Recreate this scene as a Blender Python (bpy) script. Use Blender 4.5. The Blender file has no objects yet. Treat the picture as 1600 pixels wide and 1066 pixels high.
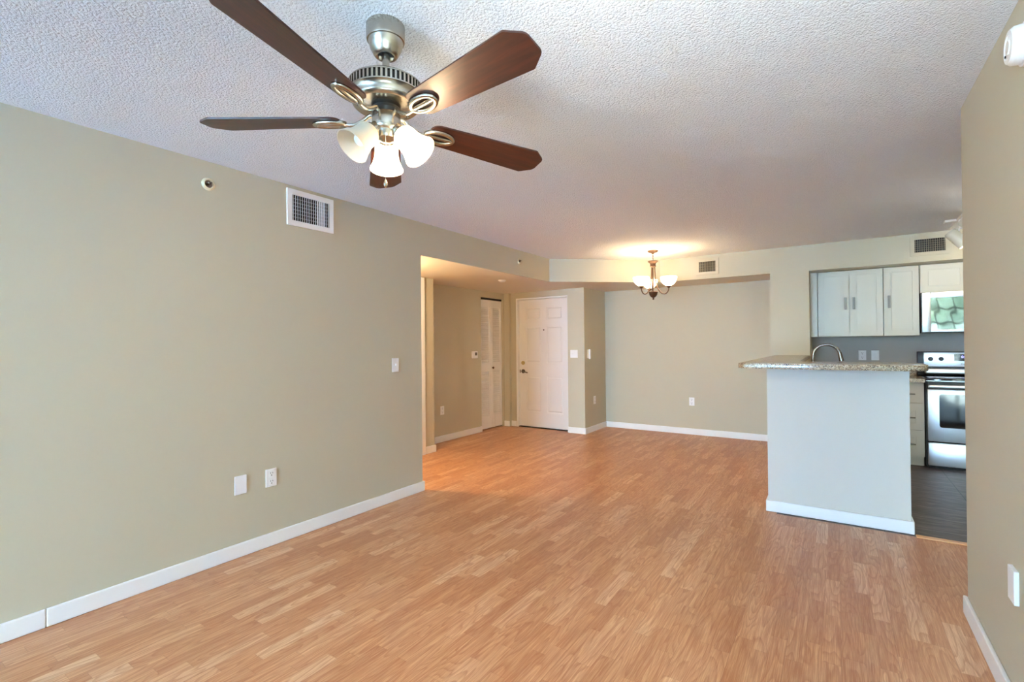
import bpy, bmesh, math, random
from mathutils import Matrix, Vector
random.seed(7)
PI = math.pi
scene = bpy.context.scene
COL = scene.collection

# ------------------------------------------------------------------ camera
F_PX, YAW, PITCH, ROLL, CAM_H = 760.06, 0.5888, 0.00632, -0.00917, 1.3230
fw = Vector((-math.sin(YAW)*math.cos(PITCH), math.cos(YAW)*math.cos(PITCH), math.sin(PITCH)))
r0 = Vector((math.cos(YAW), math.sin(YAW), 0)); u0 = r0.cross(fw)
rt = math.cos(ROLL)*r0 + math.sin(ROLL)*u0
up = -math.sin(ROLL)*r0 + math.cos(ROLL)*u0
cd = bpy.data.cameras.new('camera'); cam = bpy.data.objects.new('camera', cd); COL.objects.link(cam)
cam.matrix_world = Matrix(((rt.x, up.x, -fw.x, 0), (rt.y, up.y, -fw.y, 0), (rt.z, up.z, -fw.z, CAM_H), (0, 0, 0, 1)))
cd.sensor_fit = 'HORIZONTAL'; cd.sensor_width = 36; cd.lens = F_PX/1600*36; cd.clip_start = 0.02
scene.camera = cam

# ------------------------------------------------------------------ sky, daylight, exposure
scene.view_settings.view_transform = 'Standard'; scene.view_settings.look = 'None'
scene.view_settings.gamma = 1; scene.view_settings.use_curve_mapping = False
scene.view_settings.exposure = 1.42
scene.cycles.use_denoising = True
scene.cycles.max_bounces = 10; scene.cycles.diffuse_bounces = 7
scene.cycles.sample_clamp_indirect = 8
SKY = 29.5
w = bpy.data.worlds.new('sky'); scene.world = w; w.use_nodes = True
nt = w.node_tree; nt.nodes.clear()
wo = nt.nodes.new('ShaderNodeOutputWorld'); bg = nt.nodes.new('ShaderNodeBackground')
tc = nt.nodes.new('ShaderNodeTexCoord'); sp = nt.nodes.new('ShaderNodeSeparateXYZ'); rp = nt.nodes.new('ShaderNodeValToRGB')
nz = nt.nodes.new('ShaderNodeTexNoise'); nz.inputs['Scale'].default_value = 3; nz.inputs['Detail'].default_value = 5
mxn = nt.nodes.new('ShaderNodeMix'); mxn.data_type = 'RGBA'
cr2 = nt.nodes.new('ShaderNodeValToRGB'); cr2.color_ramp.elements[0].position = .48; cr2.color_ramp.elements[1].position = .62
e = rp.color_ramp.elements; e[0].position = 0; e[0].color = (.37, .67, 1.0, 1); e[1].position = .8; e[1].color = (.23, .51, 1.0, 1)
nt.links.new(tc.outputs['Generated'], sp.inputs[0]); nt.links.new(sp.outputs['Z'], rp.inputs[0])
nt.links.new(tc.outputs['Generated'], nz.inputs['Vector']); nt.links.new(nz.outputs['Fac'], cr2.inputs[0])
nt.links.new(cr2.outputs[0], mxn.inputs['Factor']); nt.links.new(rp.outputs[0], mxn.inputs['A']); mxn.inputs['B'].default_value = (.48, .74, 1, 1)
nt.links.new(mxn.outputs['Result'], bg.inputs[0]); bg.inputs[1].default_value = SKY
nt.links.new(bg.outputs[0], wo.inputs[0])
def portal(loc, rot, sx, sy):
    l = bpy.data.lights.new('window_portal', 'AREA'); l.shape = 'RECTANGLE'; l.size = sx; l.size_y = sy; l.cycles.is_portal = True
    o = bpy.data.objects.new('window_portal', l); o.location = loc; o.rotation_euler = rot; COL.objects.link(o)
portal((-1.95, -5.12, 1.16), (PI/2, 0, PI), 2.3, 2.32)       # looks +Y into the room
portal((1.30, 3.02, 1.10), (PI/2, 0, PI), 1.0, 2.1)
def lamp(name, loc, power, color, radius=.03, parent=None, kind='POINT', rot=None, spot=None):
    l = bpy.data.lights.new(name, kind); l.energy = power; l.color = color; l.shadow_soft_size = radius
    if spot: l.spot_size, l.spot_blend = spot
    o = bpy.data.objects.new(name, l); o.location = loc
    if rot: o.rotation_euler = rot
    COL.objects.link(o)
    if parent: o.parent = parent
    return o
sun = bpy.data.lights.new('sun', 'SUN'); sun.energy = 430; sun.color = (.54, .83, 1.0); sun.angle = .02
so = bpy.data.objects.new('sun', sun); so.rotation_euler = Vector((.50, -.18, -.85)).to_track_quat('-Z', 'Y').to_euler(); COL.objects.link(so)
WARM = (1.0, .74, .45)
FAN_W, CHAND_W, HALL_W, TRACK_W = 8, 4.2, 38, 5
lamp('camera_flash', (.02, -.05, 1.60), 105, (.66, .88, 1.0), .16, None, 'SPOT', Vector((-.05, .52, .85)).to_track_quat('-Z', 'Y').to_euler(), (math.radians(118), .9))       # the photographer's flash: the fan blades' shadows on the ceiling run away from here

# ------------------------------------------------------------------ materials
def mat(name, color=(.8, .8, .8), rough=.5, metal=0, **kw):
    m = bpy.data.materials.new(name); m.use_nodes = True
    b = m.node_tree.nodes['Principled BSDF']
    b.inputs['Base Color'].default_value = (*color, 1); b.inputs['Roughness'].default_value = rough; b.inputs['Metallic'].default_value = metal
    for k, v in kw.items(): b.inputs[k.replace('_', ' ')].default_value = v
    return m
class G:                                            # tiny node-graph helper
    def __init__(s, m): s.m = m; s.t = m.node_tree; s.b = s.t.nodes['Principled BSDF']
    def n(s, typ, **kw):
        x = s.t.nodes.new(typ)
        for k, v in kw.items(): setattr(x, k, v)
        return x
    def put(s, sock, v):
        if isinstance(v, (int, float)): sock.default_value = v
        elif isinstance(v, tuple): sock.default_value = v if len(v) == len(sock.default_value) else (*v, 1)
        else: s.t.links.new(v, sock)
    def math(s, op, a, b=0, c=None):
        x = s.n('ShaderNodeMath', operation=op); s.put(x.inputs[0], a); s.put(x.inputs[1], b)
        if c is not None: s.put(x.inputs[2], c)
        return x.outputs[0]
    def xyz(s, v):
        x = s.n('ShaderNodeSeparateXYZ'); s.put(x.inputs[0], v); return x.outputs
    def vec(s, a, b, c):
        x = s.n('ShaderNodeCombineXYZ')
        for i, v in enumerate((a, b, c)): s.put(x.inputs[i], v)
        return x.outputs[0]
    def pos(s): return s.n('ShaderNodeNewGeometry').outputs['Position']
    def obj(s): return s.n('ShaderNodeTexCoord').outputs['Object']
    def noise(s, v, scale, detail=2, rough=.5, dist=0):
        x = s.n('ShaderNodeTexNoise'); s.put(x.inputs['Vector'], v); x.inputs['Scale'].default_value = scale
        x.inputs['Detail'].default_value = detail; x.inputs['Roughness'].default_value = rough; x.inputs['Distortion'].default_value = dist
        return x.outputs['Fac']
    def white(s, v, dim='3D'):
        x = s.n('ShaderNodeTexWhiteNoise', noise_dimensions=dim); s.put(x.inputs['Vector'], v); return x.outputs['Value']
    def ramp(s, fac, *stops, interp='LINEAR'):
        x = s.n('ShaderNodeValToRGB'); s.put(x.inputs[0], fac); r = x.color_ramp; r.interpolation = interp
        while len(r.elements) < len(stops): r.elements.new(.5)
        for el, (p, c) in zip(r.elements, stops): el.position = p; el.color = (*c, 1)
        return x.outputs[0]
    def mix(s, f, a, b, blend='MIX'):
        x = s.n('ShaderNodeMix', data_type='RGBA', blend_type=blend); s.put(x.inputs['Factor'], f); s.put(x.inputs['A'], a); s.put(x.inputs['B'], b)
        return x.outputs['Result']
    def bump(s, h, strength, dist):
        x = s.n('ShaderNodeBump'); s.put(x.inputs['Height'], h); x.inputs['Strength'].default_value = strength; x.inputs['Distance'].default_value = dist
        s.t.links.new(x.outputs[0], s.b.inputs['Normal'])
def srgb(r, g, b):
    f = lambda c: (c/255/12.92 if c/255 <= .04045 else ((c/255+.055)/1.055)**2.4)
    return (f(r), f(g), f(b))
def paint(name, c, rough=.6):
    m = mat(name, c, rough); g = G(m); g.bump(g.noise(g.pos(), 160, 3), .06, .003)
    g.b.inputs['Specular IOR Level'].default_value = .3
    return m
M_WALL = paint('beige_wall_paint', srgb(192, 184, 161))
M_PALE = paint('pale_half_wall_paint', srgb(206, 201, 192))
M_GREY = paint('grey_kitchen_paint', srgb(172, 169, 165))
M_SOFF = paint('soffit_paint', srgb(224, 214, 196))
M_TRIM = mat('white_trim_paint', srgb(236, 236, 234), .38)
M_DOOR = mat('white_door_paint', srgb(235, 233, 230), .4)
M_PLATE = mat('white_plate_plastic', srgb(238, 238, 238), .35)
M_IVORY = mat('ivory_plastic', srgb(226, 214, 180), .4)
M_BLACK = mat('black_plastic', (.012, .012, .013), .4)
M_DARK = mat('dark_cavity', (.015, .014, .013), .9)
M_CAB = mat('cream_cabinet_paint', srgb(204, 202, 187), .42)
M_CHROME = mat('faucet_metal', (.24, .20, .165), .22, 1)
M_NICKEL = mat('brushed_nickel', (.45, .41, .345), .27, 1, Anisotropic=.5)
M_STEEL = mat('stainless_steel', (.90, .92, .95), .36, 1)
M_PULL = mat('satin_nickel_pull', (.21, .20, .175), .5, .5)
M_BRONZE = mat('oil_rubbed_bronze', (.115, .062, .035), .42, .75)
M_BRASS = mat('brass', (.55, .42, .18), .3, 1)
M_BGLASS = mat('black_appliance_glass', (.006, .007, .012), .06, 0, IOR=1.7)
M_MIRROR = mat('mirrored_microwave_glass', (.50, .52, .54), .05, 1)
def popcorn():
    m = mat('popcorn_ceiling', srgb(243, 244, 246), .9); g = G(m); p = g.pos()
    v = g.n('ShaderNodeTexVoronoi', feature='SMOOTH_F1'); g.put(v.inputs['Vector'], p); v.inputs['Scale'].default_value = 92; v.inputs['Smoothness'].default_value = .5
    n = g.noise(p, 150, 4, .6)
    h = g.math('ADD', g.math('MULTIPLY', v.outputs['Distance'], -.9), g.math('MULTIPLY', n, 1.3))
    g.bump(h, .9, .010); g.b.inputs['Specular IOR Level'].default_value = .1
    return m
M_CEIL = popcorn()
def laminate():
    m = mat('oak_laminate', (.6, .35, .18), .34); g = G(m); x, y, z = g.xyz(g.pos())
    W = .0655
    sx = g.math('DIVIDE', x, W); sid = g.math('FLOOR', sx); fx = g.math('FRACT', sx)
    rid = g.white(g.vec(sid, 3.3, 1.7))
    L = .42
    ly = g.math('ADD', g.math('DIVIDE', y, L), g.math('MULTIPLY', rid, 7)); bid = g.math('FLOOR', ly); fy = g.math('FRACT', ly)
    r1 = g.white(g.vec(sid, bid, 0.5)); r2 = g.white(g.vec(sid, bid, 9.5)); r3 = g.white(g.vec(bid, sid, 4.1))
    base = g.ramp(r1, (0, srgb(183, 128, 90)), (.3, srgb(200, 146, 105)), (.65, srgb(209, 157, 116)), (.88, srgb(221, 173, 133)), (1, srgb(231, 192, 155)))
    # cathedral grain: contour lines of a stretched noise field, its own slice per block
    gv = g.vec(g.math('ADD', g.math('MULTIPLY', x, 11), g.math('MULTIPLY', r2, 40)), g.math('MULTIPLY', y, 1.5), g.math('MULTIPLY', r3, 60))
    f = g.noise(gv, 1, 1.5, .4)
    ring = g.math('FRACT', g.math('MULTIPLY', f, g.math('ADD', 9, g.math('MULTIPLY', r2, 9))))
    line = g.ramp(ring, (0, (0, 0, 0)), (.55, (.25, .25, .25)), (.9, (1, 1, 1)), (1, (0, 0, 0)))
    fib = g.noise(g.vec(g.math('MULTIPLY', x, 420), g.math('MULTIPLY', y, 9), r1), 1, 3, .6)
    stk = g.noise(g.vec(g.math('ADD', g.math('MULTIPLY', x, 85), g.math('MULTIPLY', r2, 50)), g.math('MULTIPLY', y, 2.2), g.math('MULTIPLY', r3, 30)), 1, 3, .55)
    c = g.mix(g.ramp(stk, (.34, (.42, .42, .42)), (.52, (0, 0, 0))), base, srgb(168, 100, 58))
    c = g.mix(g.ramp(stk, (.56, (0, 0, 0)), (.74, (.36, .36, .36))), c, srgb(232, 190, 148))
    c = g.mix(g.math('MULTIPLY', line, .55), c, srgb(158, 94, 56))
    c = g.mix(g.ramp(fib, (.38, (.45, .45, .45)), (.62, (0, 0, 0))), c, srgb(160, 98, 60))
    c = g.mix(g.ramp(fib, (.5, (0, 0, 0)), (.8, (.4, .4, .4))), c, srgb(232, 188, 146))
    # seams
    ex = g.math('LESS_THAN', g.math('MINIMUM', fx, g.math('SUBTRACT', 1, fx)), .012)
    pl = g.math('LESS_THAN', g.math('FRACT', g.math('DIVIDE', sid, 3)), .2)
    ey = g.math('LESS_THAN', g.math('MINIMUM', fy, g.math('SUBTRACT', 1, fy)), .0025)
    seam = g.math('MAXIMUM', g.math('MULTIPLY', g.math('MULTIPLY', g.math('LESS_THAN', fx, .018), pl), .55), g.math('MULTIPLY', ey, .25))
    c = g.mix(seam, c, srgb(110, 62, 34))
    g.put(g.b.inputs['Base Color'], c)
    g.put(g.b.inputs['Roughness'], g.math('ADD', .26, g.math('MULTIPLY', g.noise(g.pos(), 30, 3), .16)))
    g.bump(fib, .08, .002)
    g.b.inputs['Specular IOR Level'].default_value = .45
    return m
M_LAM = laminate()
def tile():
    m = mat('slate_tile', (.1, .09, .09), .42, 0, Specular_IOR_Level=.35); g = G(m); x, y, z = g.xyz(g.pos())
    tx = g.math('DIVIDE', g.math('SUBTRACT', x, .872), .61); ty = g.math('DIVIDE', g.math('SUBTRACT', y, 4.745), .305)
    row = g.math('FLOOR', ty); fx = g.math('FRACT', tx); fy = g.math('FRACT', ty)
    r = g.white(g.vec(g.math('FLOOR', tx), row, .3))
    n = g.noise(g.vec(g.math('MULTIPLY', x, 7), g.math('MULTIPLY', y, 26), g.math('MULTIPLY', r, 20)), 1, 6, .65)
    c = g.ramp(n, (.25, srgb(62, 54, 51)), (.5, srgb(90, 80, 76)), (.75, srgb(122, 110, 104)))
    d = g.math('LESS_THAN', g.math('MULTIPLY', g.math('MINIMUM', fx, g.math('SUBTRACT', 1, fx)), .61), .003)
    e = g.math('LESS_THAN', g.math('MULTIPLY', g.math('MINIMUM', fy, g.math('SUBTRACT', 1, fy)), .305), .002)
    c = g.mix(d, c, srgb(40, 36, 35)); c = g.mix(e, c, srgb(150, 143, 138))
    g.put(g.b.inputs['Base Color'], c); g.bump(n, .5, .006)
    return m
M_TILE = tile()
def granite():
    m = mat('speckled_granite', (.5, .45, .38), .15); g = G(m); p = g.pos()
    v = g.n('ShaderNodeTexVoronoi'); g.put(v.inputs['Vector'], p); v.inputs['Scale'].default_value = 210
    s = g.xyz(v.outputs['Color'])
    c = g.ramp(s[0], (0, srgb(74, 62, 54)), (.13, srgb(112, 94, 78)), (.25, srgb(156, 134, 108)), (.5, srgb(184, 164, 134)), (.8, srgb(204, 188, 158)), (.95, srgb(220, 208, 184)), interp='CONSTANT')
    n = g.noise(p, 28, 4, .6); c = g.mix(g.ramp(n, (.45, (0, 0, 0)), (.75, (.55, .55, .55))), c, srgb(196, 164, 128))
    g.put(g.b.inputs['Base Color'], c); return m
M_GRAN = granite()
def bladewood():
    m = mat('mahogany_blade', (.1, .03, .02), .42); g = G(m); x, y, z = g.xyz(g.obj())
    n = g.noise(g.vec(g.math('MULTIPLY', x, 5), g.math('MULTIPLY', y, 60), z), 1, 4, .6, .6)
    c = g.ramp(n, (.3, srgb(42, 17, 11)), (.55, srgb(60, 25, 16)), (.75, srgb(76, 34, 21)))
    g.put(g.b.inputs['Base Color'], c); g.b.inputs['Coat Weight'].default_value = .08; g.b.inputs['Coat Roughness'].default_value = .2
    return m
M_BLADE = bladewood()
def frosted(name, emit, col=(1, .86, .66), base=(.93, .90, .84)):
    m = mat(name, base, .35); g = G(m); b = g.b
    tr = g.n('ShaderNodeBsdfTranslucent'); tr.inputs[0].default_value = (.95, .9, .8, 1)
    ms = g.n('ShaderNodeMixShader'); ms.inputs[0].default_value = .45
    out = g.t.nodes['Material Output']
    g.t.links.new(b.outputs[0], ms.inputs[1]); g.t.links.new(tr.outputs[0], ms.inputs[2]); g.t.links.new(ms.outputs[0], out.inputs[0])
    if emit: b.inputs['Emission Color'].default_value = (*col, 1); b.inputs['Emission Strength'].default_value = emit
    return m
M_SHADE_LIT = frosted('lit_frosted_glass', 3.5)
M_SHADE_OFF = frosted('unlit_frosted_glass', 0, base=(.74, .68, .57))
M_SHADE_CH = frosted('lit_alabaster_glass', 5.0, (1, .80, .55))
M_BULB = mat('lit_bulb', (1, .9, .7), .4, 0, Emission_Color=(1, .85, .6, 1), Emission_Strength=9.0)
M_BULB_OFF = mat('unlit_bulb', (.85, .85, .83), .3)
M_LED = mat('blue_clock_digits', (.1, .1, .5), .4, 0, Emission_Color=(.25, .25, 1, 1), Emission_Strength=3.0)
M_LCD = mat('grey_lcd', srgb(105, 102, 92), .3)
def pane(name='window_glass', tint=(1, 1, 1)):
    m = mat(name); g = G(m); t = g.n('ShaderNodeBsdfTransparent'); gl = g.n('ShaderNodeBsdfGlossy'); gl.inputs['Roughness'].default_value = .02; t.inputs[0].default_value = (*tint, 1)
    fr = g.n('ShaderNodeFresnel'); fr.inputs[0].default_value = 1.45; ms = g.n('ShaderNodeMixShader')
    g.t.links.new(fr.outputs[0], ms.inputs[0]); g.t.links.new(t.outputs[0], ms.inputs[1]); g.t.links.new(gl.outputs[0], ms.inputs[2])
    g.t.links.new(ms.outputs[0], g.t.nodes['Material Output'].inputs[0]); return m
M_PANE = pane(); M_TINT = pane('light_dimming_glass', (.40, .345, .285))  # tint of the nook pane is added to dim the daylight through it
def ground():
    m = mat('patio_concrete', (.5, .5, .48), .8); g = G(m)
    g.put(g.b.inputs['Base Color'], g.ramp(g.noise(g.pos(), 3, 5), (.3, srgb(176, 186, 200)), (.7, srgb(196, 206, 220)))); return m
def leaf(name, a, b):
    m = mat(name, (.1, .2, .05), .6); g = G(m)
    g.put(g.b.inputs['Base Color'], g.ramp(g.noise(g.pos(), 9, 3), (.35, srgb(*a)), (.65, srgb(*b)))); return m

# ------------------------------------------------------------------ mesh helpers
def box(bm, x0, x1, y0, y1, z0, z1, bev=0, seg=2, mi=0):
    t = bmesh.new() if bev else bm
    vs = [t.verts.new((x, y, z)) for x in (x0, x1) for y in (y0, y1) for z in (z0, z1)]
    fs = [t.faces.new([vs[i] for i in q]) for q in ((0, 1, 3, 2), (4, 6, 7, 5), (0, 4, 5, 1), (2, 3, 7, 6), (0, 2, 6, 4), (1, 5, 7, 3))]
    for f in fs: f.material_index = mi
    if bev:
        bmesh.ops.bevel(t, geom=t.edges[:], offset=bev, segments=seg, affect='EDGES', profile=.5)
        join(bm, t, mi)
def join(bm, t, mi=0, mtx=None):
    mp = {}
    for v in t.verts: mp[v] = bm.verts.new(mtx @ v.co if mtx else v.co)
    for f in t.faces:
        try: nf = bm.faces.new([mp[v] for v in f.verts]); nf.material_index = f.material_index if mi is None else mi
        except ValueError: pass
    t.free()
def lathe(bm, prof, seg=32, mtx=None, mi=0):
    mtx = mtx or Matrix(); rings = []
    for r, z in prof:
        if r < 1e-5: rings.append([bm.verts.new(mtx @ Vector((0, 0, z)))])
        else: rings.append([bm.verts.new(mtx @ Vector((r*math.cos(2*PI*i/seg), r*math.sin(2*PI*i/seg), z))) for i in range(seg)])
    for a, b in zip(rings, rings[1:]):
        for i in range(seg):
            j = (i+1) % seg
            if len(a) == 1 and len(b) == 1: continue
            if len(a) == 1: f = bm.faces.new((a[0], b[i], b[j]))
            elif len(b) == 1: f = bm.faces.new((a[i], b[0], a[j]))
            else: f = bm.faces.new((a[i], b[i], b[j], a[j]))
            f.material_index = mi
def cyl(bm, p, q, r, seg=20, r2=None, mi=0):
    p, q = Vector(p), Vector(q); d = q-p
    m = Matrix.Translation(p) @ d.to_track_quat('Z', 'Y').to_matrix().to_4x4()
    L = d.length; r2 = r if r2 is None else r2
    lathe(bm, [(0, 0), (r, 0), (r2, L), (0, L)], seg, m, mi)
def tube(bm, pts, rad, seg=10, closed=False):
    pts = [Vector(p) for p in pts]; n = len(pts); rings = []; prev = None
    rads = rad if isinstance(rad, (list, tuple)) else [rad]*n
    for i, p in enumerate(pts):
        if closed: t = pts[(i+1) % n]-pts[i-1]
        else: t = pts[min(i+1, n-1)]-pts[max(i-1, 0)]
        t.normalize()
        if prev is None: nrm = t.orthogonal().normalized()
        else: nrm = (prev-t*prev.dot(t)).normalized()
        prev = nrm; bi = t.cross(nrm)
        rings.append([bm.verts.new(p+rads[i]*(math.cos(2*PI*k/seg)*nrm+math.sin(2*PI*k/seg)*bi)) for k in range(seg)])
    pairs = list(zip(rings, rings[1:]))+([(rings[-1], rings[0])] if closed else [])
    for a, b in pairs:
        for k in range(seg): bm.faces.new((a[k], a[(k+1) % seg], b[(k+1) % seg], b[k]))
    if not closed: bm.faces.new(rings[0][::-1]); bm.faces.new(rings[-1])
def spline(ctrl, n=8):
    c = [Vector(p) for p in ctrl]; c = [c[0]*2-c[1]]+c+[c[-1]*2-c[-2]]; out = []
    for i in range(1, len(c)-2):
        p0, p1, p2, p3 = c[i-1:i+3]
        for k in range(n):
            t = k/n; out.append(.5*((2*p1)+(p2-p0)*t+(2*p0-5*p1+4*p2-p3)*t*t+(3*p1-p0-3*p2+p3)*t**3))
    out.append(c[-2]); return out
def prism(bm, poly, z0, z1, bev=0, seg=3, mtx=None, mi=0):
    t = bmesh.new(); lo = [t.verts.new((x, y, z0)) for x, y in poly]; hi = [t.verts.new((x, y, z1)) for x, y in poly]
    n = len(poly); t.faces.new(lo[::-1]); t.faces.new(hi)
    for i in range(n): t.faces.new((lo[i], lo[(i+1) % n], hi[(i+1) % n], hi[i]))
    if bev:
        es = [ed for ed in t.edges if abs(ed.verts[0].co.z-ed.verts[1].co.z) < 1e-6]
        bmesh.ops.bevel(t, geom=es, offset=bev, segments=seg, affect='EDGES', profile=.5)
    bmesh.ops.recalc_face_normals(t, faces=t.faces[:])
    join(bm, t, mi, mtx)
def round_poly(pts, rad, n=6):
    out = []; m = len(pts)
    for i, p in enumerate(pts):
        r = rad[i]
        if not r: out.append(p); continue
        p = Vector(p); a = Vector(pts[i-1])-p; b = Vector(pts[(i+1) % m])-p; a.normalize(); b.normalize()
        ang = a.angle(b); d = r/math.tan(ang/2); c = p+(a+b).normalized()*(r/math.sin(ang/2))
        s = p+a*d-c; e_ = p+b*d-c
        a0 = math.atan2(s.y, s.x); da = (math.atan2(e_.y, e_.x)-a0+PI) % (2*PI)-PI
        for k in range(n+1): out.append((c.x+r*math.cos(a0+da*k/n), c.y+r*math.sin(a0+da*k/n)))
    return out
def obj(name, bm, m, parent=None, base=None, smooth=0):
    """link bm as ONE mesh object; base = world point the parent stands at when bm is in world coordinates"""
    if base is not None: bmesh.ops.translate(bm, verts=bm.verts[:], vec=-Vector(base))
    bmesh.ops.recalc_face_normals(bm, faces=bm.faces[:])
    me = bpy.data.meshes.new(name); bm.to_mesh(me); bm.free()
    for mm in (m if isinstance(m, (list, tuple)) else [m]): me.materials.append(mm)
    if smooth:
        me.polygons.foreach_set('use_smooth', [True]*len(me.polygons))
        me.set_sharp_from_angle(angle=math.radians(smooth))
    o = bpy.data.objects.new(name, me); COL.objects.link(o)
    if parent: o.parent = parent
    return o
def thing(name, label, cat, loc=(0, 0, 0), rz=0, group=None):
    o = bpy.data.objects.new(name, None); COL.objects.link(o); o.empty_display_size = .05
    o.location = loc; o.rotation_euler = (0, 0, rz); o['label'] = label; o['category'] = cat
    if group: o['group'] = group
    return o
def tag(o, label, cat, group=None):
    o['label'] = label; o['category'] = cat
    if group: o['group'] = group
    return o
def struct(name, bm, m, label=None, parent=None, smooth=0):
    o = obj(name, bm, m, parent, smooth=smooth)
    if not parent: o['kind'] = 'structure'
    if label: o['label'] = label
    if label and not parent: o['category'] = name.split('_')[0]
    return o
def boxes(*bs, bev=0):
    bm = bmesh.new()
    for b in bs: box(bm, *b, bev=bev)
    return bm

# ------------------------------------------------------------------ the setting
H, SOF = 2.44, 2.14
LX, RX, FY, DY, HY = -3.14, .51, 6.58, 7.25, 4.28          # left wall, right wall, soffit front, back wall, half wall front
struct('floor', boxes((-4.72, .63, -5.12, 3.04, -.06, 0), (-4.72, 2.52, 3.04, 4.235, -.06, 0), (-4.72, -.40, 4.235, 7.37, -.06, 0)), M_LAM, 'honey oak laminate floor laid in narrow staggered strips')
struct('floor_kitchen', boxes((-.40, 2.52, 4.235, 7.37, -.06, -.001)), M_TILE, 'dark grey slate look tile floor in the kitchen')
bm = bmesh.new(); prism(bm, [(-3.26, -5.12), (.63, -5.12), (.63, 3.04), (2.52, 3.04), (2.52, 6.60), (-3.26, 6.60)], H, H+.06)
struct('ceiling', bm, M_CEIL, 'white popcorn textured ceiling of the living room')
struct('wall_left', boxes((-3.26, LX, -5.12, 3.22, 0, H)), M_WALL, 'long beige wall on the left with supply vent')
bm = bmesh.new()                                            # fascia of the dropped soffit: along the left wall, cut across, then along the back
t_ = .02
prism(bm, [(LX, 3.22), (LX, 5.60), (-1.98, FY), (2.40, FY), (2.40, FY+t_), (-1.987, FY+t_), (LX-t_, 5.609), (LX-t_, 3.22)], SOF, H)
struct('wall_soffit', bm, M_WALL, 'beige soffit band below the ceiling above entry and dining nook')
bm = bmesh.new()
prism(bm, [(-4.66, 1.28), (-3.26, 1.28), (-3.26, 3.22), (LX-t_, 3.22), (LX-t_, 5.609), (-1.987, FY+t_), (-.66, FY+t_), (-.66, 7.37), (-4.66, 7.37)], SOF, SOF+.06)
box(bm, -.66, 2.40, FY+t_, 7.37, SOF, SOF+.06)
struct('ceiling_soffit', bm, M_SOFF, 'smooth low ceiling over the entry alcove')
struct('wall_dining', boxes((-3.06, -.66, DY, 7.37, 0, SOF)), M_WALL, 'beige back wall of the dining nook')
struct('wall_divider', boxes((-.66, -.26, FY, 7.37, 0, SOF)), M_WALL, 'beige wall between dining nook and kitchen opening')
struct('wall_kitchen', boxes((-.26, 2.40, DY, 7.37, 0, SOF)), M_GREY, 'grey kitchen wall behind range and cabinets')
struct('wall_kitchen_right', boxes((2.40, 2.52, 3.04, 7.37, 0, H)), M_WALL)
struct('wall_entry', boxes((-4.66, -4.38, 6.48, 6.78, 0, SOF), (-4.38, -4.285, 6.54, 6.78, 0, SOF), (-4.285, -3.33, 6.50, 6.78, 2.052, SOF),
                           (-3.33, -3.06, 6.48, 7.37, 0, SOF), (-4.285, -3.33, 6.70, 6.78, 0, 2.052)), M_WALL, 'beige entry walls around the white front door')
struct('wall_alcove', boxes((-4.60, -4.48, 4.47, 5.865, 0, SOF), (-4.60, -4.48, 5.865, 6.465, 2.045, SOF), (-4.60, -4.48, 6.465, 6.48, 0, SOF), (-4.66, -4.60, 4.40, 6.48, 0, SOF)), M_WALL, 'tan alcove wall with thermostat and closet')
struct('wall_hall', boxes((-4.27, -4.15, 1.28, 4.47, 0, SOF), (-4.60, -4.27, 4.40, 4.47, 0, SOF), (-4.15, -3.26, 1.28, 1.38, 0, SOF)), M_WALL, 'tan hallway wall beyond the end of the left wall')
struct('wall_half', boxes((-.46, .41, HY, 4.40, 0, 1.125), (-.46, -.34, 4.40, FY, 0, 1.125)), M_PALE, 'pale half wall under the granite bar')
struct('wall_right', boxes((RX, .63, -5.12, 3.16, 0, H)), M_WALL, 'beige wall at the right edge with smoke alarm')
struct('wall_nook', boxes((.63, .79, 3.04, 3.16, 0, H), (1.80, 2.40, 3.04, 3.16, 0, H), (.79, 1.80, 3.04, 3.16, 0, .03), (.79, 1.80, 3.04, 3.16, 2.15, H)), M_WALL)
struct('wall_rear', boxes((-3.26, -3.10, -5.12, -5.0, 0, H), (-.80, .51, -5.12, -5.0, 0, H), (-3.10, -.80, -5.12, -5.0, 2.32, H)), M_WALL)
# glazing behind the camera and in the kitchen nook: window_1 is the patio door, window_2 the gridded nook window
bm = boxes((-3.10, -3.05, -5.11, -5.01, 0, 2.32), (-.85, -.80, -5.11, -5.01, 0, 2.32), (-3.05, -.85, -5.11, -5.01, 2.27, 2.32), (-3.05, -.85, -5.11, -5.01, 0, .05), (-1.98, -1.92, -5.11, -5.01, .05, 2.27), bev=.004)
w1 = struct('window_1', bm, M_TRIM, 'white framed glass patio door in the rear wall')
struct('glass', boxes((-3.05, -1.98, -5.063, -5.057, .05, 2.27), (-1.92, -.85, -5.063, -5.057, .05, 2.27)), M_PANE, parent=w1)
gx = [.79, 1.05, 1.30, 1.53, 1.80]; gz = [.03, .64, 1.00, 1.30, 1.60, 1.83, 2.15]
bm = boxes((.79, .84, 3.05, 3.15, .03, 2.15), (1.75, 1.80, 3.05, 3.15, .03, 2.15), (.84, 1.75, 3.05, 3.15, .03, .08), (.84, 1.75, 3.05, 3.15, 2.10, 2.15))
for gxx in gx[1:-1]: box(bm, gxx-.012, gxx+.012, 3.085, 3.115, .08, 2.10)
for gzz in gz[1:-1]: box(bm, .84, 1.75, 3.088, 3.112, gzz-.012, gzz+.012)
w2 = struct('window_2', bm, mat('backlit_dark_frame', srgb(52, 48, 44), .5), 'dark gridded glass door facing the kitchen range')  # the frame's backlit darkness is put into its colour
struct('glass', boxes((.84, 1.75, 3.098, 3.102, .08, 2.10)), M_TINT, parent=w2)

struct('added_shade_slab', boxes((.63, 4.0, -.4, 3.04, 2.5, 2.62)), M_TRIM)  # added unseen slab, holds sky and sun back from the nook door

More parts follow.
